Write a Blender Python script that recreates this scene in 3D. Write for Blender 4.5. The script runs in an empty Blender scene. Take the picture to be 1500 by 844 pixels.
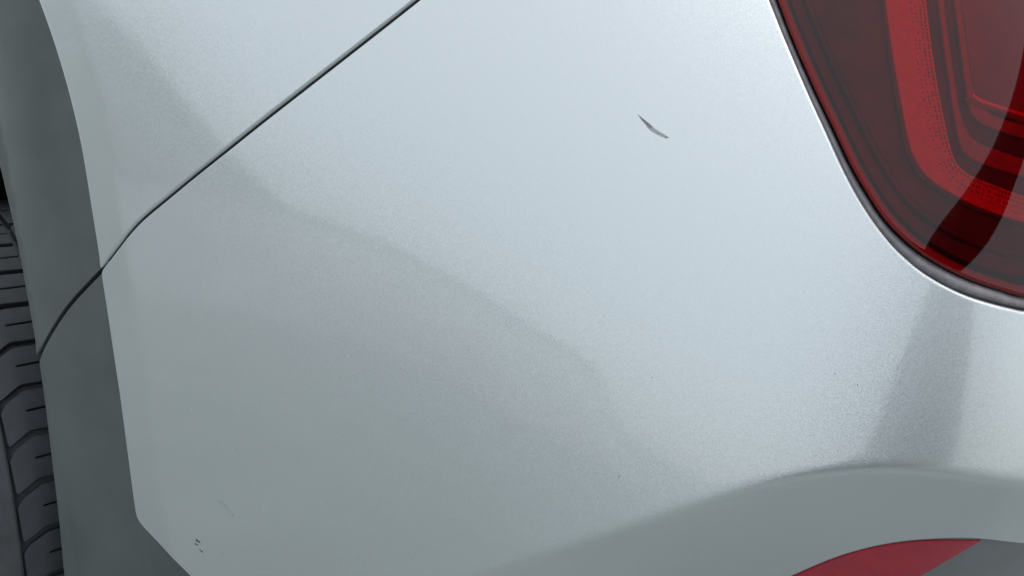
# Rear left corner of a silver car: bumper, quarter panel, wheel-arch trim, tyre and tail light.
# Axes in metres: +x to the rear of the car, -y outward from its left side, z up, ground at z = 0.
import bpy, bmesh, math, random
import numpy as np
from mathutils import Vector, Matrix
from mathutils.geometry import delaunay_2d_cdt
random.seed(7)
R = math.radians
sc = bpy.context.scene
COL = sc.collection

# ---------------------------------------------------------------- camera
CAM_DIST, CAM_AZ, CAM_PITCH, HFOV = 0.72, R(20), R(10), R(62)
CAM_TARGET = np.array([0.0, 0.0, 0.70])
CAM_BACK = np.array([math.sin(CAM_AZ)*math.cos(CAM_PITCH), -math.cos(CAM_AZ)*math.cos(CAM_PITCH), math.sin(CAM_PITCH)])
CAM_POS = CAM_TARGET + CAM_DIST*CAM_BACK
cd = bpy.data.cameras.new('camera'); cam = bpy.data.objects.new('camera', cd); COL.objects.link(cam)
cam.location = CAM_POS
cam.rotation_euler = Vector(-CAM_BACK).to_track_quat('-Z', 'Y').to_euler()
cd.sensor_width = 36.0; cd.angle = HFOV
cd.clip_start = 0.01; cd.clip_end = 500.0
sc.camera = cam

# ---------------------------------------------------------------- daylight: bright overcast
SUN_EL, SUN_AZ = R(55), R(108)          # azimuth from -y towards +x
world = bpy.data.worlds.new('World'); sc.world = world; world.use_nodes = True
wn = world.node_tree; bg = wn.nodes['Background']
sky = wn.nodes.new('ShaderNodeTexSky'); sky.sky_type = 'NISHITA'; sky.sun_disc = False
sky.sun_elevation = SUN_EL
sky.air_density = 1.0; sky.dust_density = 1.5; sky.ozone_density = 1.0
sdir = Vector((math.sin(SUN_AZ)*math.cos(SUN_EL), -math.cos(SUN_AZ)*math.cos(SUN_EL), math.sin(SUN_EL)))
sky.sun_rotation = math.atan2(sdir.x, sdir.y)
veil = wn.nodes.new('ShaderNodeMix'); veil.data_type = 'RGBA'      # thin even cloud over the clear sky
veil.inputs['Factor'].default_value = 0.8; veil.inputs['B'].default_value = (4.8, 5.12, 5.22, 1)
tcw = wn.nodes.new('ShaderNodeTexCoord'); sep = wn.nodes.new('ShaderNodeSeparateXYZ'); wn.links.new(tcw.outputs['Generated'], sep.inputs[0])
grd = wn.nodes.new('ShaderNodeMapRange'); wn.links.new(sep.outputs['Z'], grd.inputs[0])           # an overcast sky is brightest overhead
grd.inputs[3].default_value = 0.85; grd.inputs[4].default_value = 1.28
cld = wn.nodes.new('ShaderNodeVectorMath'); cld.operation = 'SCALE'; cld.inputs[0].default_value = (5.1, 5.3, 5.38)
wn.links.new(grd.outputs[0], cld.inputs['Scale']); wn.links.new(cld.outputs[0], veil.inputs['B'])
wn.links.new(sky.outputs[0], veil.inputs['A']); wn.links.new(veil.outputs['Result'], bg.inputs[0]); bg.inputs[1].default_value = 0.12
sd = bpy.data.lights.new('sun', 'SUN'); sd.energy = 0.75; sd.angle = R(40); sd.color = (1.0, 0.96, 0.91)
sun = bpy.data.objects.new('sun', sd); COL.objects.link(sun)
sun.rotation_euler = sdir.to_track_quat('Z', 'Y').to_euler(); sun.location = (2, -3, 4)
sc.view_settings.view_transform = 'Standard'; sc.view_settings.look = 'None'
sc.view_settings.exposure = 0.77; sc.view_settings.gamma = 1.0
sc.view_settings.use_curve_mapping = False
sc.cycles.transparent_max_bounces = 16; sc.cycles.max_bounces = 10

# ---------------------------------------------------------------- the body's skin as a surface of (s, z)
# s runs along the plan curve from the wheel arch (negative) round the corner to the rear (positive)
_S = np.linspace(-1.2, 1.5, 2701)
def _smooth(xk, yk, w=0.04):
    y = np.interp(_S, xk, yk); k = np.exp(-0.5*(np.arange(-160, 161)*0.001/w)**2); k /= k.sum()
    return np.convolve(np.pad(y, 160, mode='edge'), k, mode='valid')
_TH = np.radians(_smooth([-1.2, -0.43, -0.2, 0.0, 0.2, 0.32, 0.42, 0.52, 0.65, 0.85, 1.5],
                         [0, 3, 6, 11, 19, 27, 36, 47, 62, 78, 88]))
_E0 = np.radians(_smooth([-1.2, -0.45, -0.3, -0.1, 0.05, 0.18, 0.30, 0.55, 1.5], [2, 2, 2.5, 5.5, 10.5, 15, 17, 17, 11]))
_PX = np.concatenate([[0], np.cumsum(0.5*(np.cos(_TH[1:])+np.cos(_TH[:-1]))*0.001)])
_PY = np.concatenate([[0], np.cumsum(0.5*(np.sin(_TH[1:])+np.sin(_TH[:-1]))*0.001)])
_PX -= np.interp(0, _S, _PX); _PY -= np.interp(0, _S, _PY)
KV = R(22)                      # vertical crown of the panels, radians per metre
# lower crease of the bumper: height along s, and how steeply the skin tucks in below it
CREASE_S = [-0.5, -0.0912, -0.0326, 0.0333, 0.0893, 0.1432, 0.1961, 0.2492, 0.2979, 0.3486, 0.4227, 0.7227]
CREASE_Z = [0.2975, 0.4175, 0.4462, 0.4769, 0.5008, 0.5233, 0.5429, 0.5555, 0.5591, 0.5534, 0.536, 0.506]
TUCK_S, TUCK = [-0.2, -0.06, 0.02, 0.12, 0.22, 0.35, 0.6], [0, 0, 14, 29, 36, 38, 38]
# edge of the arch trim (height -> s), for the flare of the panels beside it
ARCH_Z = [0.19490000000000002, 0.4449, 0.5114, 0.5752, 0.6435, 0.6986, 0.807, 0.8647, 0.9128, 0.955, 0.9946, 1.0352, 1.1352]
ARCH_S = [-0.3941, -0.3941, -0.3961, -0.3986, -0.4042, -0.4104, -0.4263, -0.4409, -0.4583, -0.4774, -0.499, -0.526, -0.646]
FLARE_W, FLARE_T = 0.042, -math.tan(R(10))
_ZC = _smooth(CREASE_S, CREASE_Z, 0.02)
_TK = np.tan(np.radians(_smooth(TUCK_S, TUCK, 0.03)))
def softplus(x, w):
    return np.where(x/w > 30, x, w*np.log1p(np.exp(np.minimum(x/w, 30))))
def depth(s, z):
    e = np.interp(s, _S, _E0)
    d = -(z-0.70)*np.tan(e) - 0.5*KV*(z-0.70)**2
    t = softplus(np.interp(s, _S, _ZC) - z, 0.0027)
    d = d - np.interp(s, _S, _TK)*t
    a = np.interp(z, ARCH_Z, ARCH_S) + FLARE_W - s
    d = d + FLARE_T*softplus(a, 0.003)
    return d
def skin(s, z, off=0.0):
    s = np.asarray(s, float); z = np.asarray(z, float)
    th = np.interp(s, _S, _TH); d = depth(s, z) + off
    return np.stack([np.interp(s, _S, _PX) + np.sin(th)*d, np.interp(s, _S, _PY) - np.cos(th)*d, z + 0*s], -1)
def skin_normal(s, z):
    h = 4e-4
    n = np.cross(skin(np.asarray(s)+h, z) - skin(np.asarray(s)-h, z), skin(s, np.asarray(z)+h) - skin(s, np.asarray(z)-h))
    return n/np.linalg.norm(n, axis=-1, keepdims=True)
# the lamp's own surface, relative to the skin
_LF = np.concatenate([[0], np.cumsum(_smooth([-1.2, 0.30, 0.36, 0.48, 0.58, 0.66, 1.5], [0, 0, 0.05, 0.13, 0.05, 0, 0], 0.02)[1:]*0.001)])
def lamp_off(o):      # the lamp is flatter in plan than the body corner, and twists a little with height
    return lambda s, z: o + np.interp(s, _S, _LF) + 0.0225*np.tanh(softplus(s-0.34, 0.012)/0.08)*np.tanh((z-0.79)/0.18)

# measured outlines on the skin, (s, z) in metres
OUT = {
    'gap': [(-0.4103, 0.6987), (-0.3806, 0.7254), (-0.3562, 0.748), (-0.3258, 0.77), (-0.2931, 0.7933), (-0.2617, 0.8153), (-0.2316, 0.8369), (-0.1929, 0.8644), (-0.1556, 0.8913), (-0.1195, 0.9179), (-0.0891, 0.9412), (-0.053, 0.9697), (-0.0158, 0.9988)],
    'trim_gap': [(-0.4103, 0.6987), (-0.4305, 0.6824), (-0.456, 0.6618), (-0.4798, 0.6399), (-0.522, 0.5983)],
    'arch_edge': [(-0.5259, 1.0352), (-0.499, 0.9946), (-0.4773, 0.955), (-0.4582, 0.9128), (-0.4408, 0.8647), (-0.4263, 0.807), (-0.4103, 0.6987), (-0.4041, 0.6435), (-0.3985, 0.5752), (-0.396, 0.5114), (-0.3951, 0.4561), (-0.3932, 0.4444), (-0.3856, 0.437), (-0.3597, 0.4189), (-0.331, 0.3946), (-0.2935, 0.3599)],
    'arch_inner': [(-0.6189, 0.9652), (-0.586, 0.8953), (-0.5678, 0.8332), (-0.553, 0.7836), (-0.5382, 0.7227), (-0.5291, 0.663), (-0.522, 0.5983), (-0.5199, 0.5425), (-0.5223, 0.4644), (-0.5263, 0.4068), (-0.5345, 0.3419), (-0.5418, 0.2899)],
    'lamp_hole': [(0.2055, 0.9974), (0.2207, 0.9609), (0.2281, 0.9429), (0.2369, 0.919), (0.2484, 0.8896), (0.2612, 0.8577), (0.2722, 0.8318), (0.2846, 0.8017), (0.2976, 0.7752), (0.3126, 0.7516), (0.3292, 0.7319), (0.3522, 0.7131), (0.3827, 0.6972), (0.4121, 0.6875), (0.4437, 0.6795)],
    'lens': [(0.2158, 0.9977), (0.2295, 0.9611), (0.2362, 0.943), (0.2448, 0.9179), (0.2556, 0.8897), (0.2684, 0.8589), (0.28, 0.833), (0.2929, 0.8028), (0.306, 0.7785), (0.321, 0.7554), (0.3403, 0.7362), (0.3616, 0.7217), (0.3953, 0.7053), (0.4473, 0.6888)],
    'guide_out': [(0.356, 0.9848), (0.3539, 0.9469), (0.3531, 0.9099), (0.3537, 0.8796), (0.3553, 0.8498), (0.3575, 0.8232), (0.3626, 0.8056), (0.373, 0.791), (0.3923, 0.7786), (0.4195, 0.766), (0.4443, 0.7579), (0.4701, 0.7508)],
    'guide_in': [(0.3981, 0.9844), (0.3953, 0.9468), (0.3937, 0.916), (0.3934, 0.8857), (0.3952, 0.8528), (0.3988, 0.8191), (0.4045, 0.8026), (0.4155, 0.7937), (0.4364, 0.7858), (0.473, 0.774)],
    'step1_out': [(0.415, 0.9853), (0.4117, 0.9475), (0.4098, 0.9044), (0.4099, 0.871), (0.4104, 0.8411), (0.4132, 0.8202), (0.4211, 0.8083), (0.4423, 0.7999), (0.4799, 0.7906)],
    'step1_in': [(0.4211, 0.9854), (0.4177, 0.9475), (0.4156, 0.9044), (0.4156, 0.8711), (0.4173, 0.8441), (0.4226, 0.8303), (0.4317, 0.8214), (0.4519, 0.8148), (0.4821, 0.8062)],
    'step2_out': [(0.4336, 0.9855), (0.4297, 0.9477), (0.4274, 0.9045), (0.4269, 0.8681), (0.4294, 0.8471), (0.4399, 0.8369), (0.4581, 0.831), (0.4849, 0.8244)],
    'step2_in': [(0.44, 0.9857), (0.4359, 0.9478), (0.4342, 0.9046), (0.4348, 0.8712), (0.4398, 0.8562), (0.449, 0.8472), (0.4636, 0.8418), (0.4868, 0.8359)],
    'filament': [(0.426, 0.8624), (0.4299, 0.8595), (0.4368, 0.8565), (0.4475, 0.8536), (0.4583, 0.8507), (0.4809, 0.8448)],
    'valance_edge': [(0.1906, 0.3906), (0.2222, 0.4085), (0.258, 0.4308), (0.2968, 0.4549), (0.3359, 0.4694), (0.3767, 0.4745), (0.4185, 0.472), (0.477, 0.456)],
    'reflector_low': [(0.4331, 0.4636), (0.4177, 0.4439), (0.398, 0.417), (0.3761, 0.3908)],
    'reflector_up': [(0.4331, 0.4636), (0.3854, 0.4673), (0.3435, 0.4622), (0.3034, 0.4472), (0.2635, 0.4223), (0.2451, 0.4126)],
    'scratch_a': [(0.1035, 0.8448), (0.1077, 0.8414), (0.113, 0.8374), (0.1171, 0.834), (0.1142, 0.8329), (0.1101, 0.8363), (0.1065, 0.8403)],
    'scratch_b': [(0.1101, 0.8369), (0.1165, 0.834), (0.1236, 0.8295), (0.1312, 0.825), (0.1283, 0.8244), (0.1224, 0.8267), (0.116, 0.8301), (0.1118, 0.8335)],
    'smear_a': [(-0.2891, 0.486), (-0.2805, 0.4802), (-0.2729, 0.4714), (-0.2695, 0.4662), (-0.274, 0.4677), (-0.281, 0.4745), (-0.288, 0.4813)],
    'smear_b': [(-0.2643, 0.5414), (-0.2617, 0.5363), (-0.2585, 0.5285), (-0.2613, 0.5309), (-0.2639, 0.536)],
    'scuff_a': [(-0.3183, 0.4379), (-0.3131, 0.435), (-0.3141, 0.4334), (-0.3194, 0.4355)],
    'scuff_b': [(-0.3197, 0.4333), (-0.316, 0.4309), (-0.3169, 0.43), (-0.3207, 0.4317)],
    'scuff_c': [(-0.3164, 0.4279), (-0.312, 0.4249), (-0.3113, 0.4235), (-0.3137, 0.4239)],
    'specks': [(-0.2282, 0.75), (-0.2319, 0.72), (-0.2384, 0.7069), (-0.2947, 0.704), (0.101, 0.8596), (0.2823, 0.6256), (0.2643, 0.6345), (0.1176, 0.63), (0.0755, 0.529), (0.0923, 0.5479), (-0.2807, 0.4773), (-0.273, 0.4699), (-0.2585, 0.4537), (-0.2896, 0.427)],
    'bright_specks': [(-0.3065, 0.5306), (0.0703, 0.631), (-0.0852, 0.7835), (-0.1205, 0.7311), (-0.3106, 0.5717)],
    'trim_nick': [(-0.5296, 0.7049), (-0.5238, 0.7074), (-0.5231, 0.7047), (-0.5289, 0.7022)],
}

# ---------------------------------------------------------------- helpers
def link(o, parent=None):
    COL.objects.link(o)
    if parent is not None: o.parent = parent
    return o
def tag(o, label=None, cat=None, group=None, kind=None):
    for k, v in (('label', label), ('category', cat), ('group', group), ('kind', kind)):
        if v: o[k] = v
    return o
def empty(name, loc=(0, 0, 0)):
    o = bpy.data.objects.new(name, None); o.location = loc; o.empty_display_size = 0.1
    return link(o)
def mesh_obj(name, verts, faces, mat, parent=None, normals=None, smooth=True):
    me = bpy.data.meshes.new(name); me.from_pydata([tuple(map(float, v)) for v in verts], [], faces)
    me.polygons.foreach_set('use_smooth', [smooth]*len(me.polygons)); me.update()
    if normals is not None:
        me.normals_split_custom_set_from_vertices([tuple(map(float, n)) for n in normals])
    me.materials.append(mat)
    return link(bpy.data.objects.new(name, me), parent)

def resample(pts, step):
    p = np.asarray(pts, float); L = np.concatenate([[0], np.cumsum(np.linalg.norm(np.diff(p, axis=0), axis=1))])
    n = max(2, int(round(L[-1]/step))+1); t = np.linspace(0, L[-1], n)
    return np.stack([np.interp(t, L, p[:, 0]), np.interp(t, L, p[:, 1])], -1)
def curve(pts, sub=8):
    """Catmull-Rom through the points"""
    p = np.asarray(pts, float); q = np.vstack([2*p[0]-p[1], p, 2*p[-1]-p[-2]]); out = []
    for i in range(1, len(q)-2):
        for t in np.linspace(0, 1, sub, endpoint=False):
            out.append(0.5*((2*q[i])+(-q[i-1]+q[i+1])*t+(2*q[i-1]-5*q[i]+4*q[i+1]-q[i+2])*t*t+(-q[i-1]+3*q[i]-3*q[i+1]+q[i+2])*t**3))
    out.append(p[-1]); return np.array(out)
def shift(line, d):
    """a polyline moved sideways by d (to the left of its direction when d > 0)"""
    p = np.asarray(line, float); t = np.gradient(p, axis=0); t /= np.linalg.norm(t, axis=1)[:, None]
    return p + d*np.stack([-t[:, 1], t[:, 0]], -1)
def loop_of(*segs, step=0.003, round_=3):
    """closed, counter-clockwise, evenly sampled outline with slightly rounded corners"""
    p = np.vstack([np.asarray(s, float) for s in segs]); p = np.vstack([p, p[:1]])
    keep = np.concatenate([[True], np.linalg.norm(np.diff(p, axis=0), axis=1) > 1e-6]); p = p[keep]
    if np.linalg.norm(p[0]-p[-1]) > 1e-6: p = np.vstack([p, p[:1]])
    p = resample(p, step)[:-1]
    for _ in range(round_): p = 0.25*np.roll(p, 1, 0) + 0.5*p + 0.25*np.roll(p, -1, 0)
    a = np.sum(p[:, 0]*np.roll(p[:, 1], -1) - np.roll(p[:, 0], -1)*p[:, 1])
    return p if a > 0 else p[::-1].copy()
def out_normals(p):
    t = np.roll(p, -1, 0) - np.roll(p, 1, 0); t /= np.linalg.norm(t, axis=1)[:, None]
    return np.stack([t[:, 1], -t[:, 0]], -1)
def grow(p, d): return p + out_normals(p)*d
def inside(pts, poly):
    x, y = pts[:, 0], pts[:, 1]; c = np.zeros(len(pts), bool); n = len(poly)
    for i in range(n):
        x0, y0 = poly[i]; x1, y1 = poly[(i+1) % n]
        if y0 == y1: continue
        m = ((y0 > y) != (y1 > y)) & (x < (x1-x0)*(y-y0)/(y1-y0)+x0); c ^= m
    return c
def fill(loop, step, holes=()):
    """triangles of the region inside loop: boundary points plus an inner grid"""
    lo, hi = loop.min(0), loop.max(0)
    gx, gy = np.meshgrid(np.arange(lo[0], hi[0], step), np.arange(lo[1], hi[1], step))
    g = np.stack([gx.ravel(), gy.ravel()], -1); g = g[inside(g, loop)]
    for h in holes: g = g[~inside(g, h)]
    allb = np.vstack([loop]+list(holes))
    if len(g):
        ok = np.ones(len(g), bool)
        for i in range(0, len(g), 4000):
            d = np.min(np.sum((g[i:i+4000, None]-allb[None])**2, -1), 1); ok[i:i+4000] = d > (0.45*step)**2
        g = g[ok]
    v = np.vstack([allb, g]); n = len(loop); edges = [(i, (i+1) % n) for i in range(n)]; k = n
    for h in holes:
        m = len(h); edges += [(k+i, k+(i+1) % m) for i in range(m)]; k += m
    res = delaunay_2d_cdt([Vector(map(float, p)) for p in v], edges, [], 0, 1e-9)
    nv = np.array([(p.x, p.y) for p in res[0]]); f = np.array([list(t) for t in res[2]])
    c = nv[f].mean(1); m = inside(c, loop)
    for h in holes: m &= ~inside(c, h)
    f = f[m]; a = nv[f[:, 1]]-nv[f[:, 0]]; b = nv[f[:, 2]]-nv[f[:, 0]]
    flip = (a[:, 0]*b[:, 1]-a[:, 1]*b[:, 0]) < 0; f[flip] = f[flip][:, ::-1]
    return nv, f
def offs(off, s, z): return off(s, z) if callable(off) else off
def surf(p, off): return skin(p[:, 0], p[:, 1], offs(off, p[:, 0], p[:, 1]))
def surf_n(p, off):
    h = 4e-4; ds, dz = np.array([h, 0]), np.array([0, h])
    n = np.cross(surf(p+ds, off)-surf(p-ds, off), surf(p+dz, off)-surf(p-dz, off))
    return n/np.linalg.norm(n, axis=1)[:, None]
def panel(name, loop, mat, parent, off=0.0, r=0.0015, deep=0.012, step=0.007, arc=5):
    """a pressed panel: the skin inside the outline, its edge rolled over radius r and turned in by deep"""
    m = out_normals(loop); rr = r(loop) if callable(r) else np.full(len(loop), r)
    # tighter roll at sharp corners
    d1 = np.roll(loop, -1, 0)-loop; an = np.arctan2(d1[:, 1], d1[:, 0]); tu_ = (an-np.roll(an, 1)+math.pi) % (2*math.pi)-math.pi
    ln = np.linalg.norm(d1, axis=1); rc = np.where(np.abs(tu_) > 1e-4, ln/np.maximum(np.abs(tu_), 1e-4), 1e3)
    lim = np.minimum(rr, 0.55*rc)
    for q in range(1, 6): lim = np.minimum(lim, np.minimum(np.roll(0.55*rc, q), np.roll(0.55*rc, -q))+0.0005*q)
    rr = np.minimum(rr, lim)
    for _ in range(3): rr = 0.25*np.roll(rr, 1)+0.5*rr+0.25*np.roll(rr, -1)
    base = loop - m*rr[:, None]
    nv, f = fill(base, step)
    V = [surf(nv, off)]; N = [surf_n(nv, off)]; F = [tuple(map(int, t)) for t in f]
    n0 = len(nv); nb = len(loop); prev = None
    nb_n = surf_n(base, off)
    tang = surf(base+m*1e-4, off)-surf(base, off); tang -= np.sum(tang*nb_n, 1)[:, None]*nb_n
    tang /= np.linalg.norm(tang, axis=1)[:, None]; P0 = surf(base, off)
    rings = [(a, 0.0) for a in np.linspace(0, math.pi/2, arc)] + [(math.pi/2, deep)]
    k = n0
    for a, dd in rings:
        V.append(P0 + tang*(rr*math.sin(a))[:, None] - nb_n*(rr*(1-math.cos(a))+dd)[:, None])
        N.append(nb_n*math.cos(a)+tang*math.sin(a))
        if prev is not None:
            for i in range(nb):
                j = (i+1) % nb; F.append((prev+i, k+i, k+j, prev+j))
        prev = k; k += nb
    return mesh_obj(name, np.vstack(V), F, mat, parent, np.vstack(N))
def ribbon(name, line, half, off, mat, parent):
    p = resample(line, 0.006); a, b = shift(p, half), shift(p, -half); n = len(p)
    V = np.vstack([surf(a, off), surf(b, off), surf(a, off-0.002), surf(b, off-0.002)])
    F = []
    for i in range(n-1):
        F += [(n+i, n+i+1, i+1, i), (2*n+i, 2*n+i+1, 3*n+i+1, 3*n+i)]
    return mesh_obj(name, V, F, mat, parent)
def ring(name, A, B, prof, mat, parent, offf=lambda o: o):
    """lofted strip between two outlines A (inner) and B (outer); prof = [(t, off)]"""
    d = np.sum((A[:, None]-B[None])**2, -1); Bn = B[np.argmin(d, 1)]
    for _ in range(4): Bn = 0.25*np.roll(Bn, 1, 0)+0.5*Bn+0.25*np.roll(Bn, -1, 0)
    V = []; F = []; n = len(A)
    for k, (t, o) in enumerate(prof):
        V.append(surf(A*(1-t)+Bn*t, offf(o)))
        if k:
            for i in range(n):
                j = (i+1) % n; F.append(((k-1)*n+i, k*n+i, k*n+j, (k-1)*n+j))
    return mesh_obj(name, np.vstack(V), F, mat, parent)
def revolve(name, prof, centre, mat, parent, seg=120, axis='y'):
    """prof = [(y, r)] turned about a line through centre along y"""
    V = []; F = []; n = len(prof)
    for i in range(seg):
        a = 2*math.pi*i/seg
        for y, r in prof: V.append((centre[0]+r*math.cos(a), centre[1]+y, centre[2]+r*math.sin(a)))
    for i in range(seg):
        j = (i+1) % seg
        for k in range(n-1): F.append((i*n+k, i*n+k+1, j*n+k+1, j*n+k))
    return mesh_obj(name, V, F, mat, parent)

# ---------------------------------------------------------------- materials
def new_mat(name):
    m = bpy.data.materials.new(name); m.use_nodes = True; nt = m.node_tree
    return m, nt, nt.nodes['Principled BSDF']
def nd(nt, typ, **kw):
    n = nt.nodes.new(typ)
    for k, v in kw.items():
        if k.startswith('i_'): n.inputs[k[2:].replace('_', ' ')].default_value = v
        else: setattr(n, k, v)
    return n
def simple(name, col, rough=0.5, coat=0.0, metal=0.0, noise=0.0, scale=60.0, bump=0.0, bscale=900.0, spec=0.5):
    m, nt, b = new_mat(name)
    b.inputs['Roughness'].default_value = rough; b.inputs['Metallic'].default_value = metal
    b.inputs['Coat Weight'].default_value = coat; b.inputs['Coat Roughness'].default_value = 0.04
    b.inputs['Specular IOR Level'].default_value = spec
    b.inputs['Base Color'].default_value = (*col, 1)
    tc = nd(nt, 'ShaderNodeTexCoord')
    if noise:
        nz = nd(nt, 'ShaderNodeTexNoise', i_Scale=scale, i_Detail=5.0); nt.links.new(tc.outputs['Object'], nz.inputs['Vector'])
        mr = nd(nt, 'ShaderNodeMapRange'); mr.inputs[1].default_value = 0.3; mr.inputs[2].default_value = 0.7
        mr.inputs[3].default_value = 1-noise; mr.inputs[4].default_value = 1+noise; nt.links.new(nz.outputs[0], mr.inputs[0])
        mx = nd(nt, 'ShaderNodeVectorMath', operation='SCALE'); mx.inputs[0].default_value = col
        nt.links.new(mr.outputs[0], mx.inputs['Scale']); nt.links.new(mx.outputs[0], b.inputs['Base Color'])
    if bump:
        bz = nd(nt, 'ShaderNodeTexNoise', i_Scale=bscale, i_Detail=3.0); nt.links.new(tc.outputs['Object'], bz.inputs['Vector'])
        bp = nd(nt, 'ShaderNodeBump', i_Strength=bump, i_Distance=0.0004); nt.links.new(bz.outputs[0], bp.inputs['Height'])
        nt.links.new(bp.outputs[0], b.inputs['Normal'])
    return m
def silver_paint():
    m, nt, b = new_mat('silver_metallic_paint')
    b.inputs['Base Color'].default_value = (0.595, 0.637, 0.655, 1); b.inputs['Metallic'].default_value = 0.9
    b.inputs['Roughness'].default_value = 0.33
    b.inputs['Coat Weight'].default_value = 1.0; b.inputs['Coat Roughness'].default_value = 0.05; b.inputs['Coat IOR'].default_value = 1.8
    tc = nd(nt, 'ShaderNodeTexCoord')
    # metal flakes: every cell a flake with its own tilt and brightness
    vo = nd(nt, 'ShaderNodeTexVoronoi', i_Scale=2200.0); nt.links.new(tc.outputs['Object'], vo.inputs['Vector'])
    sub = nd(nt, 'ShaderNodeVectorMath', operation='SUBTRACT'); sub.inputs[1].default_value = (0.5, 0.5, 0.5)
    nt.links.new(vo.outputs['Color'], sub.inputs[0])
    scl = nd(nt, 'ShaderNodeVectorMath', operation='SCALE'); scl.inputs['Scale'].default_value = 0.13; nt.links.new(sub.outputs[0], scl.inputs[0])
    ge = nd(nt, 'ShaderNodeNewGeometry'); ad = nd(nt, 'ShaderNodeVectorMath', operation='ADD')
    nt.links.new(ge.outputs['Normal'], ad.inputs[0]); nt.links.new(scl.outputs[0], ad.inputs[1])
    no = nd(nt, 'ShaderNodeVectorMath', operation='NORMALIZE'); nt.links.new(ad.outputs[0], no.inputs[0])
    nt.links.new(no.outputs[0], b.inputs['Normal'])
    # orange peel of the clear coat, barely there
    nz = nd(nt, 'ShaderNodeTexNoise', i_Scale=180.0, i_Detail=2.0); nt.links.new(tc.outputs['Object'], nz.inputs['Vector'])
    bp = nd(nt, 'ShaderNodeBump', i_Strength=0.06, i_Distance=0.0006); nt.links.new(nz.outputs[0], bp.inputs['Height'])
    nt.links.new(bp.outputs[0], b.inputs['Coat Normal'])
    # thin uneven film of road dust
    dz = nd(nt, 'ShaderNodeTexNoise', i_Scale=9.0, i_Detail=8.0, i_Roughness=0.65); nt.links.new(tc.outputs['Object'], dz.inputs['Vector'])
    mr = nd(nt, 'ShaderNodeMapRange'); mr.inputs[1].default_value = 0.35; mr.inputs[2].default_value = 0.75
    mr.inputs[3].default_value = 0.04; mr.inputs[4].default_value = 0.10; nt.links.new(dz.outputs[0], mr.inputs[0])
    nt.links.new(mr.outputs[0], b.inputs['Coat Roughness'])
    return m
def clear_red():
    m, nt, b = new_mat('red_lens_plastic'); nt.nodes.remove(b); out = nt.nodes['Material Output']
    tr = nd(nt, 'ShaderNodeBsdfTransparent'); tr.inputs[0].default_value = (0.80, 0.03, 0.13, 1)
    gl = nd(nt, 'ShaderNodeBsdfGlossy'); gl.inputs['Roughness'].default_value = 0.02; gl.inputs[0].default_value = (1, 1, 1, 1)
    fr = nd(nt, 'ShaderNodeFresnel'); fr.inputs[0].default_value = 1.44
    mx = nd(nt, 'ShaderNodeMixShader'); nt.links.new(fr.outputs[0], mx.inputs[0]); nt.links.new(tr.outputs[0], mx.inputs[1]); nt.links.new(gl.outputs[0], mx.inputs[2])
    nt.links.new(mx.outputs[0], out.inputs[0]); return m
M = dict(
    paint=silver_paint(), lens=clear_red(),
    trim=simple('dark_grey_arch_plastic', (0.082, 0.096, 0.095), 0.33, noise=0.13, scale=14, bump=0.10, bscale=1500),
    valance=simple('grey_lower_plastic', (0.16, 0.17, 0.178), 0.4, noise=0.06, scale=30, bump=0.08, bscale=1500),
    black=simple('black_plastic', (0.008, 0.008, 0.009), 0.6),
    rubber_seal=simple('soft_black_rubber', (0.19, 0.18, 0.195), 0.4, noise=0.2, scale=120),
    housing=simple('dark_lamp_housing', (0.085, 0.018, 0.05), 0.35, noise=0.5, scale=22),
    red_guide=simple('red_light_guide', (0.78, 0.03, 0.11), 0.35, coat=0.3, noise=0.12, scale=160, bump=0.8, bscale=350),
    red_dim=simple('deep_red_inner_panel', (0.28, 0.05, 0.10), 0.4, noise=0.2, scale=30),
    red_dark=simple('dark_red_prism', (0.35, 0.02, 0.03), 0.3),
    red_step=simple('dull_red_step', (0.40, 0.025, 0.06), 0.35, noise=0.2, scale=90),
    liner=simple('wheel_liner_felt', (0.026, 0.028, 0.031), 0.9),
    red_rim=simple('red_lens_edge', (0.36, 0.03, 0.07), 0.35),
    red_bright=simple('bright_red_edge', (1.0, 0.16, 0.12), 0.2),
    reflex=simple('red_reflector_plastic', (0.40, 0.004, 0.026), 0.25, coat=0.1, noise=0.1, scale=50, spec=0.35),
    tyre=simple('tyre_rubber', (0.045, 0.048, 0.053), 0.62, noise=0.22, scale=35, bump=0.15, bscale=900),
    tread=simple('tread_rubber', (0.030, 0.034, 0.040), 0.6, noise=0.2, scale=60, bump=0.15, bscale=900),
    alloy=simple('wheel_alloy', (0.5, 0.5, 0.51), 0.3, metal=0.9),
    scratch=simple('scratched_paint', (0.20, 0.205, 0.205), 0.7, noise=0.4, scale=700),
    scratch_lt=simple('scraped_primer', (0.32, 0.335, 0.33), 0.6, noise=0.35, scale=600),
    smear=simple('dull_smear', (0.53, 0.56, 0.57), 0.5, metal=0.9, noise=0.15, scale=500),
    dirt=simple('dark_dirt', (0.11, 0.11, 0.11), 0.8),
    white=simple('pale_grit', (0.75, 0.76, 0.76), 0.6),
    wall=simple('rendered_wall', (0.62, 0.63, 0.63), 0.8, noise=0.15, scale=2),
    added_shed=simple('green_grey_boards', (0.40, 0.43, 0.41), 0.8, noise=0.15, scale=3),
    coping=simple('coping_stone', (0.3, 0.3, 0.29), 0.8, noise=0.15, scale=5),
    bark=simple('dark_bark', (0.025, 0.022, 0.02), 0.9, noise=0.4, scale=12),
)
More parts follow.
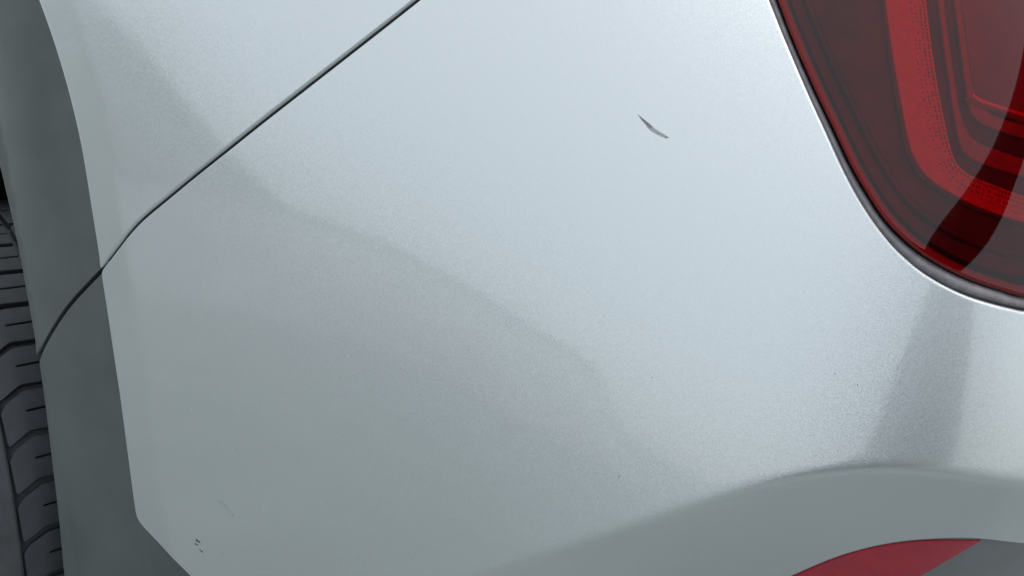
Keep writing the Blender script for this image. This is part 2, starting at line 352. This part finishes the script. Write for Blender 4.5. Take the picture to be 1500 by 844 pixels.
def asphalt():
    m, nt, b = new_mat('pale_concrete'); b.inputs['Roughness'].default_value = 0.9
    tc = nd(nt, 'ShaderNodeTexCoord'); nz = nd(nt, 'ShaderNodeTexNoise', i_Scale=3.0, i_Detail=10.0)
    nt.links.new(tc.outputs['Object'], nz.inputs['Vector']); cr = nd(nt, 'ShaderNodeValToRGB')
    cr.color_ramp.elements[0].position = 0.3; cr.color_ramp.elements[0].color = (0.205, 0.227, 0.224, 1)
    cr.color_ramp.elements[1].position = 0.75; cr.color_ramp.elements[1].color = (0.325, 0.354, 0.348, 1)
    nt.links.new(nz.outputs[0], cr.inputs[0]); nt.links.new(cr.outputs[0], b.inputs['Base Color']); return m
M['asphalt'] = asphalt()
nt = M['reflex'].node_tree; tc = nd(nt, 'ShaderNodeTexCoord'); wv = nd(nt, 'ShaderNodeTexWave', i_Scale=260.0); wv.bands_direction = 'Z'
bp = nd(nt, 'ShaderNodeBump', i_Strength=0.25, i_Distance=0.0004); nt.links.new(tc.outputs['Object'], wv.inputs['Vector'])
nt.links.new(wv.outputs[1], bp.inputs['Height']); nt.links.new(bp.outputs[0], nt.nodes['Principled BSDF'].inputs['Normal'])

# ---------------------------------------------------------------- ground
GZ = 0.0
mesh_obj('ground', [(-200, -200, GZ), (200, -200, GZ), (200, 200, GZ), (-200, 200, GZ)], [(0, 1, 2, 3)], M['asphalt'])['kind'] = 'structure'

# ---------------------------------------------------------------- the car
car = tag(empty('silver_car', (0, 0, GZ)), 'silver car with dark wheel arch trim and red tail light', 'car')
gap = np.vstack([curve(OUT['gap']), [(0.04, 1.040), (0.10, 1.086), (0.160, 1.130)]])
trim_gap = curve(OUT['trim_gap'])
arch = curve(OUT['arch_edge']); ai = curve(OUT['arch_inner'])
k_c = int(np.argmin(np.sum((arch-np.array(OUT['gap'][0]))**2, 1)))
arch_up = np.vstack([[(-0.95, 1.13), (-0.75, 1.125), (-0.62, 1.105), (-0.55, 1.072)], arch[:k_c+1]])
arch_lo = np.vstack([arch[k_c:], [(-0.27, 0.345)]])
hole = np.vstack([[(0.170, 1.130), (0.180, 1.06)], curve(OUT['lamp_hole']), [(0.52, 0.664), (0.62, 0.652), (0.85, 0.64)]])
hole_loop = loop_of(hole, [(0.85, 1.15), (0.30, 1.16), (0.19, 1.15)], round_=4)
vedge = np.vstack([[(-0.27, 0.345), (0.0, 0.35), (0.12, 0.366)], curve(OUT['valance_edge']), [(0.62, 0.430), (0.85, 0.410)]])
G = 0.0012
def lamp_radius(p):
    d = np.sqrt(np.min(np.sum((p[:, None]-hole[None, 4:])**2, -1), 1))
    return np.where(d < 0.006, 0.0058, 0.0013)
quarter = loop_of(arch_up, shift(gap, G)[1:], [(0.20, 1.165), (0.85, 1.175), (0.85, 1.30), (-0.95, 1.30)])
q_o = panel('quarter_panel', quarter, M['paint'], car, r=0.0032, deep=0.014)
bumper = loop_of(shift(gap, -G)[1:], hole, vedge[::-1], arch_lo[::-1])
b_o = panel('bumper', bumper, M['paint'], car, r=lamp_radius, deep=0.014, step=0.0032)
gap_backing = ribbon('gap_backing', gap, 0.010, -0.013, M['black'], car)  # black backing strip added so no light leaks through the gap
trim_backing = ribbon('trim_backing', np.vstack([trim_gap, [(-0.482, 0.600)]]), 0.010, -0.016, M['black'], car)  # same added backing behind the joint of the trim
# arch trim, two pieces that meet at the panel gap; both slip 4 mm under the painted panels
TG = 0.0020
au = shift(arch_up, 0.004); al = shift(arch_lo, 0.004)
ks = int(np.argmin(np.sum((ai-np.array(OUT['trim_gap'][-1]))**2, 1)))
ai_up = np.vstack([[(-0.95, 1.05), (-0.78, 1.045), (-0.66, 1.022), (-0.60, 0.993)], ai[:ks+1]]); ai_lo = np.vstack([ai[ks:], [(-0.483, 0.25)]])
tgx = np.vstack([[(-0.394, 0.706)], trim_gap])
tu = loop_of(au[:-1], shift(tgx, -TG), ai_up[::-1][1:], round_=2)
tl = loop_of(shift(tgx, TG)[::-1], al[1:], [(-0.24, 0.33), (-0.25, 0.25)], ai_lo[::-1][:-1], round_=2)
def trim_off(s, z):           # slightly crowned across its width
    t = np.clip((np.interp(z, ARCH_Z, ARCH_S)-s)/0.115, 0, 1); return -0.0016 + 0.0042*4*t*(1-t)*(t < 1)
inner_r = lambda p: 0.001+0.003*np.clip(1.6-np.sqrt(np.min(np.sum((p[:, None]-ai[None])**2, -1), 1))/0.010, 0, 1)
at_o = panel('arch_trim', tu, M['trim'], car, off=trim_off, r=inner_r, deep=0.045)
panel('arch_trim', tl, M['trim'], car, off=trim_off, r=inner_r, deep=0.045)
# lower valance and the red reflector set into it
vl = loop_of(shift(vedge, 0.006)[::-1], [(-0.24, 0.33), (-0.24, 0.22), (0.85, 0.22)], round_=1)
panel('lower_valance', vl, M['valance'], car, off=-0.009, r=0.001, deep=0.01)
rl = loop_of(curve(OUT['reflector_up']), [(0.20, 0.380), (0.24, 0.335), (0.34, 0.315)], curve(OUT['reflector_low'])[::-1], round_=1, step=0.002)
ref = panel('reflector', rl, M['reflex'], car, off=-0.0075, r=0.0012, deep=0.004, step=0.006)

# ---------------------------------------------------------------- tail light
lens_line = np.vstack([[(0.188, 1.11), (0.192, 1.06)], curve(OUT['lens']), [(0.52, 0.681), (0.62, 0.669), (0.84, 0.657)]])
lens_loop = loop_of(lens_line, [(0.84, 1.14), (0.30, 1.148), (0.20, 1.14)], round_=4)
lamp = link(bpy.data.objects.new('tail_light', None), car); lamp.location = skin(0.45, 0.69)
car_inv = Matrix.Identity(4)
def into(o, p):           # keep world place under a moved empty
    o.parent = p; o.matrix_parent_inverse = Matrix.Translation(p.location).inverted(); return o
into(panel('lens', lens_loop, M['lens'], car, off=lamp_off(-0.0015), r=0.0035, deep=0.003, step=0.008), lamp)
into(ring('gasket', grow(lens_loop, 0.0004), grow(hole_loop, 0.002), [(0.0, -0.010), (0.08, -0.0075), (0.3, -0.0060), (0.55, -0.0050), (0.72, -0.0060), (0.84, -0.010), (1.0, -0.015)], M['rubber_seal'], car), lamp)
into(ring('lens_edge', grow(lens_loop, -0.0095), grow(lens_loop, -0.001), [(0.0, -0.030), (0.0, -0.007), (0.25, -0.0052), (0.7, -0.0052), (1.0, -0.0065)], M['red_rim'], car, lamp_off), lamp)
into(ring('bezel', grow(lens_loop, -0.016), grow(lens_loop, -0.0095), [(0.0, -0.030), (0.0, -0.013), (0.5, -0.0115), (1.0, -0.010)], M['black'], car, lamp_off), lamp)
into(ring('bezel_step', grow(lens_loop, -0.040), grow(lens_loop, -0.032), [(0.0, -0.0215), (0.1, -0.0185), (0.9, -0.0175), (1.0, -0.0215)], M['housing'], car, lamp_off), lamp)
into(panel('housing', grow(lens_loop, -0.008), M['housing'], car, off=lamp_off(-0.022), r=0.001, deep=0.001, step=0.012), lamp)
def band(name, a, b, off, mat, deep):
    A = np.vstack([[a[0]+(a[0]-a[6])*2.5], a]); B = np.vstack([[b[0]+(b[0]-b[6])*2.5], b])
    e = lambda L: np.vstack([L, [L[-1]+(L[-1]-L[-4])*15]])
    return into(panel(name, loop_of(e(A), e(B)[::-1], round_=1), mat, car, off=lamp_off(off), r=0.0012, deep=deep, step=0.005), lamp)
band('light_guide', curve(OUT['guide_out']), curve(OUT['guide_in']), -0.014, M['red_guide'], 0.009)
band('reflector_step', curve(OUT['step1_out']), curve(OUT['step1_in']), -0.018, M['red_step'], 0.006)
band('reflector_step', curve(OUT['step2_out']), curve(OUT['step2_in']), -0.018, M['red_step'], 0.009)
si = curve(OUT['step2_in']); fl = curve(OUT['filament'])
ip = loop_of(shift(si, 0.003), [(0.60, 0.845), (0.60, 1.05), (0.46, 1.05)], round_=1)
into(panel('inner_panel', ip, M['red_dim'], car, off=lamp_off(-0.0205), r=0.001, deep=0.002), lamp)
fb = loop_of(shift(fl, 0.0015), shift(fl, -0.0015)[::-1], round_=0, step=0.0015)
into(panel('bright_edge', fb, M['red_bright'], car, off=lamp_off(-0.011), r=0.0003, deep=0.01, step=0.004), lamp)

# small prisms moulded into the inner half of the light guide
gi = resample(curve(OUT['guide_in']), 0.0034); V = []; F = []
for row, (dd, w) in enumerate(((0.0035, 0.0009), (0.0075, 0.0008), (0.0120, 0.0007), (0.0165, 0.0006))):
    for q in shift(gi, -dd)[(row % 2)::1]:
        q = q + np.array([random.uniform(-4e-4, 4e-4), random.uniform(-5e-4, 5e-4)])
        if random.random() < 0.12*row: continue
        c = np.array([q+[-w, -w*1.3], q+[w, -w*1.3], q+[w, w*1.3], q+[-w, w*1.3], q]); pv = surf(c, lamp_off(-0.0139)); pv[4] = surf(c[4:], lamp_off(-0.0128))[0]
        k = len(V); V += list(pv); F += [(k, k+1, k+4), (k+1, k+2, k+4), (k+2, k+3, k+4), (k+3, k, k+4)]
pr = into(mesh_obj('guide_prisms', V, F, M['red_dark'], car, smooth=False), lamp); pr['kind'] = 'stuff'

# ---------------------------------------------------------------- wear on the paint: scrape, scuffs and specks
def flake(name, key, mat, parent, off=0.00012):
    lp = loop_of(OUT[key], step=0.0006, round_=1); return panel(name, lp, mat, parent, off=off, r=0.00005, deep=0.0002, step=0.003, arc=2)
flake('scratch', 'scratch_b', M['scratch_lt'], b_o, 0.00010); flake('scratch', 'scratch_a', M['scratch'], b_o, 0.00016)
for k in 'abc': flake('scuff', 'scuff_'+k, M['dirt'], b_o)
for k in 'ab': flake('scuff', 'smear_'+k, M['smear'], b_o, 0.00006)
M['nick'] = simple('pale_plastic_scuff', (0.30, 0.31, 0.31), 0.6)
flake('scuff', 'trim_nick', M['nick'], at_o, lambda s, z: trim_off(s, z)+0.0001)
def speck(c, r, mat):
    n = 8; p = np.array([(c[0]+r*random.uniform(.7, 1.2)*math.cos(i*math.pi/4), c[1]+r*random.uniform(.7, 1.2)*math.sin(i*math.pi/4)) for i in range(n)])
    V = np.vstack([surf(p, 0.00002), surf(np.array([c]), 0.0002)]); F = [(i, (i+1) % n, n) for i in range(n)]
    return mesh_obj('dirt_speck', V, F, mat, b_o)
for c in OUT['specks']: speck(c, random.uniform(0.0003, 0.0006), M['dirt'])
for c in OUT['bright_specks']: speck(c, random.uniform(0.0005, 0.0007), M['white'])

# ---------------------------------------------------------------- wheel
RT, HZ = 0.40, 0.3352
RHO = R(28)                                       # the bumper corner tapers in behind the wheel by this much
WC = np.array([-0.9311, 0.1459, 0.3352])       # centre of the tyre's outer face
def tread_r(y):                                   # crown radius across the tyre (y inboard from the outer face)
    t = max(0.0, 0.055-y)/0.055; u = max(0.0, y-0.18)/0.055
    return RT - 0.022*t**2.3 - 0.022*min(u, 1)**2.3
wheel = link(bpy.data.objects.new('wheel', None), car); wheel.location = WC; wheel.rotation_euler = (0, 0, -RHO)
prof = [(0.03, 0.245), (0.012, 0.25), (0.002, 0.27), (-0.005, 0.30), (-0.004, 0.325), (0.000, 0.343)]
prof += [(y, tread_r(y)) for y in (0.002, 0.006, 0.011, 0.016, 0.020)] + [(0.0205, tread_r(0.02)-0.006)]
prof += [(y, tread_r(y)-0.0095) for y in (0.03, 0.045, 0.06, 0.10, 0.14, 0.18, 0.20)] + [(0.2145, tread_r(0.215)-0.006), (0.215, tread_r(0.215)), (0.228, tread_r(0.228)), (0.235, 0.34), (0.238, 0.31), (0.225, 0.25), (0.20, 0.245)]
tyre = revolve('tyre', prof[::-1], (0, 0, 0), M['tyre'], wheel, seg=144)
NB = 46; PITCH = 2*math.pi*RT/NB
def block_mesh(name, poly, step=0.008):
    lp = loop_of(poly, step=0.004, round_=0); nv, f = fill(lp, step)
    def T(p, h):
        r = np.array([tread_r(y) for y in p[:, 0]])+h; a = p[:, 1]/RT
        return np.stack([r*np.cos(a), p[:, 0], r*np.sin(a)], -1)
    V = np.vstack([T(nv, 0), T(grow(lp, 0.0006), -0.001), T(grow(lp, 0.0004), -0.011)]); n0, n = len(nv), len(lp)
    F = [tuple(map(int, t)) for t in f]
    for i in range(n):
        j = (i+1) % n; F += [(i, n0+i, n0+j, j), (n0+i, n0+n+i, n0+n+j, n0+j)]
    me = bpy.data.meshes.new(name); me.from_pydata([tuple(v) for v in V], [], [t for t in F]); me.materials.append(M['tread'])
    me.polygons.foreach_set('use_smooth', [True]*len(me.polygons)); me.set_sharp_from_angle(angle=R(28)); me.update(); return me
g = 0.0085; P = PITCH
sh = [(0.085, g/2), (0.046, g/2), (0.0235, -0.010), (0.0225, P-0.010-g-0.006), (0.030, P-g-0.006), (0.048, P-g/2), (0.085, P-g/2),
      (0.085, P*0.52+0.0018), (0.045, P*0.49+0.0015), (0.045, P*0.49-0.0015), (0.085, P*0.52-0.0018)]
meshes = [block_mesh('tread_block', sh)]
for y0, y1 in ((0.093, 0.117), (0.125, 0.149)):
    meshes.append(block_mesh('tread_block', [(y1, g/2+0.006), (y0, g/2), (y0, P-g/2), (y1, P-g/2+0.006)]))
meshes.append(block_mesh('tread_block', [(0.2125, g/2), (0.157, g/2), (0.157, P-g/2), (0.2125, P-g/2)]))
for k in range(NB):
    for me in meshes:
        o = bpy.data.objects.new('tread_block', me); o.parent = tyre; o.rotation_euler = (0, -2*math.pi*k/NB, 0); COL.objects.link(o)
rim = revolve('rim', [(0.03, 0.247), (0.016, 0.247), (0.014, 0.238), (0.03, 0.228), (0.09, 0.215), (0.16, 0.215), (0.2, 0.245)][::-1], (0, 0, 0), M['alloy'], wheel, seg=96)
sp = bmesh.new()
for w, r, y in ((0.028, 0.045, 0.035), (0.022, 0.13, 0.026), (0.03, 0.236, 0.024)):
    for yy in (y, y+0.025):
        sp.verts.new((r, yy, -w)); sp.verts.new((r, yy, w))
sp.verts.ensure_lookup_table(); vs = sp.verts
for a in (0, 4):
    q = [a+i for i in (0, 1, 5, 4)]; sp.faces.new([vs[i] for i in q]); sp.faces.new([vs[i+2] for i in q[::-1]])
    sp.faces.new([vs[a], vs[a+4], vs[a+6], vs[a+2]]); sp.faces.new([vs[a+1], vs[a+3], vs[a+7], vs[a+5]])
sm = bpy.data.meshes.new('spoke'); sp.to_mesh(sm); sp.free(); sm.materials.append(M['alloy'])
for k in range(5):
    o = bpy.data.objects.new('spoke', sm); o.parent = rim; o.rotation_euler = (0, R(72*k+20), 0); COL.objects.link(o)
hub = revolve('hub', [(0.03, 0.002), (0.028, 0.03), (0.034, 0.055), (0.12, 0.06)][::-1], (0, 0, 0), M['alloy'], rim, seg=48)
# inside of the wheel arch
LR = RT+0.06; nl = 60
def liner(name, a0, a1, y0, y1):
    V = []; F = []
    for i in range(nl+1):
        a = a0+(a1-a0)*i/nl
        for y in (y0, y1): V.append((LR*math.cos(a), y, LR*math.sin(a)))
    for i in range(nl): F.append((2*i, 2*i+1, 2*i+3, 2*i+2))
    F.append(tuple(2*i+1 for i in range(nl+1)))
    o = mesh_obj(name, V, F, M['liner'], car); o.location = WC; o.rotation_euler = (0, 0, -RHO)
liner('wheel_liner', R(-35), R(80), 0.17, 0.32); liner('wheel_liner', R(80), R(215), 0.0, 0.32)
# dark inner shell behind the panels, so that nothing shows through the gaps
s_ = np.linspace(-0.42, 0.85, 50); zz = np.linspace(0.25, 1.30, 30); V = []; F = []
for s in s_:
    V += list(skin(np.full(30, s), zz, -0.075))
for i in range(49):
    for j in range(29): F.append((i*30+j, (i+1)*30+j, (i+1)*30+j+1, i*30+j+1))
mesh_obj('inner_shell', V, F, M['black'], car)
# the rest of the car behind the skin: it shades the ground and closes the view past the tyre
fp = [(-3.6, 0.42), (-0.42, 0.42), (-0.30, 0.15), (0.10, 0.18), (0.30, 0.30), (0.42, 0.55), (0.46, 1.0), (0.40, 1.5), (0.10, 1.78), (-3.6, 1.78)]
V = []; F = []; n = len(fp)
for z, k in ((0.28, 0.99), (0.34, 1.0), (1.15, 1.0), (1.22, 0.97), (1.60, 0.80), (1.66, 0.74)):
    V += [((x+1.6)*k-1.6, (y-1.0)*k+1.0, z) for x, y in fp]
for k in range(5):
    for i in range(n): F.append((k*n+i, k*n+(i+1) % n, (k+1)*n+(i+1) % n, (k+1)*n+i))
F += [tuple(range(n))[::-1], tuple(range(5*n, 6*n))]
mesh_obj('inner_body', V, F, M['black'], car, smooth=False)
GROUND = bpy.data.objects['ground']; GROUND.location.z = HZ-RT; car.location.z = 0

# ---------------------------------------------------------------- unseen props added behind the viewer for the paint and lens to mirror
GZ = HZ-RT
def tube(path, rad, seg=20):
    V = []; F = []; P_ = [Vector(p) for p in path]
    for i, p in enumerate(P_):
        t = (P_[min(i+1, len(P_)-1)]-P_[max(i-1, 0)]).normalized(); u = t.orthogonal().normalized(); w = t.cross(u)
        for k in range(seg):
            a = 2*math.pi*k/seg; r = rad[i]*(1+0.06*math.sin(3*a+i)+0.04*math.sin(7*a+2*i)); V.append(p+u*r*math.cos(a)+w*r*math.sin(a))
    for i in range(len(P_)-1):
        for k in range(seg):
            j = (k+1) % seg; F.append((i*seg+k, i*seg+j, (i+1)*seg+j, (i+1)*seg+k))
    return V, F
tree = tag(empty('added_tree', (0, 0, GZ)), 'leaning dark tree trunk added out of view, mirrored as a band in the tail light', 'tree')  # invented tree, stands in for whatever dark thing the lens mirrors
def trunk_at(h): return (2.25+0.2*h, -2.17+1.14*h, GZ+h)      # leans a little
tree.location = trunk_at(0); tl_ = Vector(trunk_at(0))
def tlocal(p): return tuple(Vector(p)-tl_)
V, F = tube([tlocal(trunk_at(h)) for h in (-0.1, 0, 0.4, 1, 1.6, 2.4, 3.2, 4.0)], [0.48, 0.46, 0.42, 0.31, 0.15, 0.12, 0.11, 0.10])
mesh_obj('trunk', V, F, M['bark'], tree)
for h, dx, dy, dz, r in ((3.0, 0.9, 0.6, 1.4, 0.09), (3.3, -0.8, 0.5, 1.6, 0.08), (3.9, 0.3, -0.5, 1.5, 0.09), (3.95, -0.2, 0.6, 1.6, 0.08)):
    b0 = Vector(trunk_at(h)); pts = [tlocal(b0+Vector((dx*t, dy*t, dz*t*t*0.6+dz*t*0.4))) for t in (0, .25, .5, .75, 1)]
    V, F = tube(pts, [r, r*.8, r*.6, r*.4, r*.2], 10); mesh_obj('limb', V, F, M['bark'], tree)
wall_t = tag(empty('added_wall', (-4.0, -5.0, GZ)), 'long green grey wall added out of view, mirrored along the lower silver paint', 'wall')  # unseen wall, added only to tone the reflection in the lower paint
def slab(name, x0, x1, y0, y1, z0, z1, mat, parent):
    V = [(x, y, z) for x in (x0, x1) for y in (y0, y1) for z in (z0, z1)]
    return mesh_obj(name, V, [(0, 1, 3, 2), (4, 6, 7, 5), (0, 4, 5, 1), (2, 3, 7, 6), (0, 2, 6, 4), (1, 5, 7, 3)], mat, parent, smooth=False)
slab('wall_body', -6, 6.2, -0.12, 0.12, 0, 1.3, M['wall'], wall_t)
for k in range(12): slab('coping_stone', -6+1.0167*k+0.004, -6+1.0167*(k+1)-0.004, -0.17, 0.17, 1.3, 1.38, M['coping'], wall_t)
added_shed = tag(empty('added_shed', (-6.3, -5.7, GZ)), 'green grey shed put out of view, mirrored beside the wheel arch trim', 'added_shed')  # made-up outbuilding, there only for its reflection beside the arch
SW, SD = 3.2, 1.8
for nm, x0, x1, y0, y1 in (('front_wall', -SW, SW, SD-.1, SD), ('back_wall', -SW, SW, -SD, .1-SD), ('side_wall', -SW, .1-SW, .1-SD, SD-.1), ('side_wall', SW-.1, SW, .1-SD, SD-.1)):
    slab(nm, x0, x1, y0, y1, 0, 1.3, M['added_shed'], added_shed)
for sgn in (-1, 1):
    V = [(sgn*x, y, z) for x, z in ((SW+.25, 1.13), (0, 3.6), (0, 3.72), (SW+.25, 1.25)) for y in (-SD-.25, SD+.25)]
    mesh_obj('roof_slope', V, [(0, 2, 3, 1), (2, 4, 5, 3), (4, 6, 7, 5), (6, 0, 1, 7), (0, 6, 4, 2), (1, 3, 5, 7)], M['added_shed'], added_shed, smooth=False)
for y in (.02-SD, SD-.08):
    mesh_obj('gable', [(-SW, y, 1.3), (SW, y, 1.3), (0, y, 3.58), (-SW, y+.06, 1.3), (SW, y+.06, 1.3), (0, y+.06, 3.58)], [(0, 1, 2), (3, 5, 4), (0, 3, 4, 1), (1, 4, 5, 2), (2, 5, 3, 0)], M['added_shed'], added_shed, smooth=False)
added_shed.rotation_euler = (0, 0, R(-48))
wall_t.rotation_euler = (0, 0, R(-30))
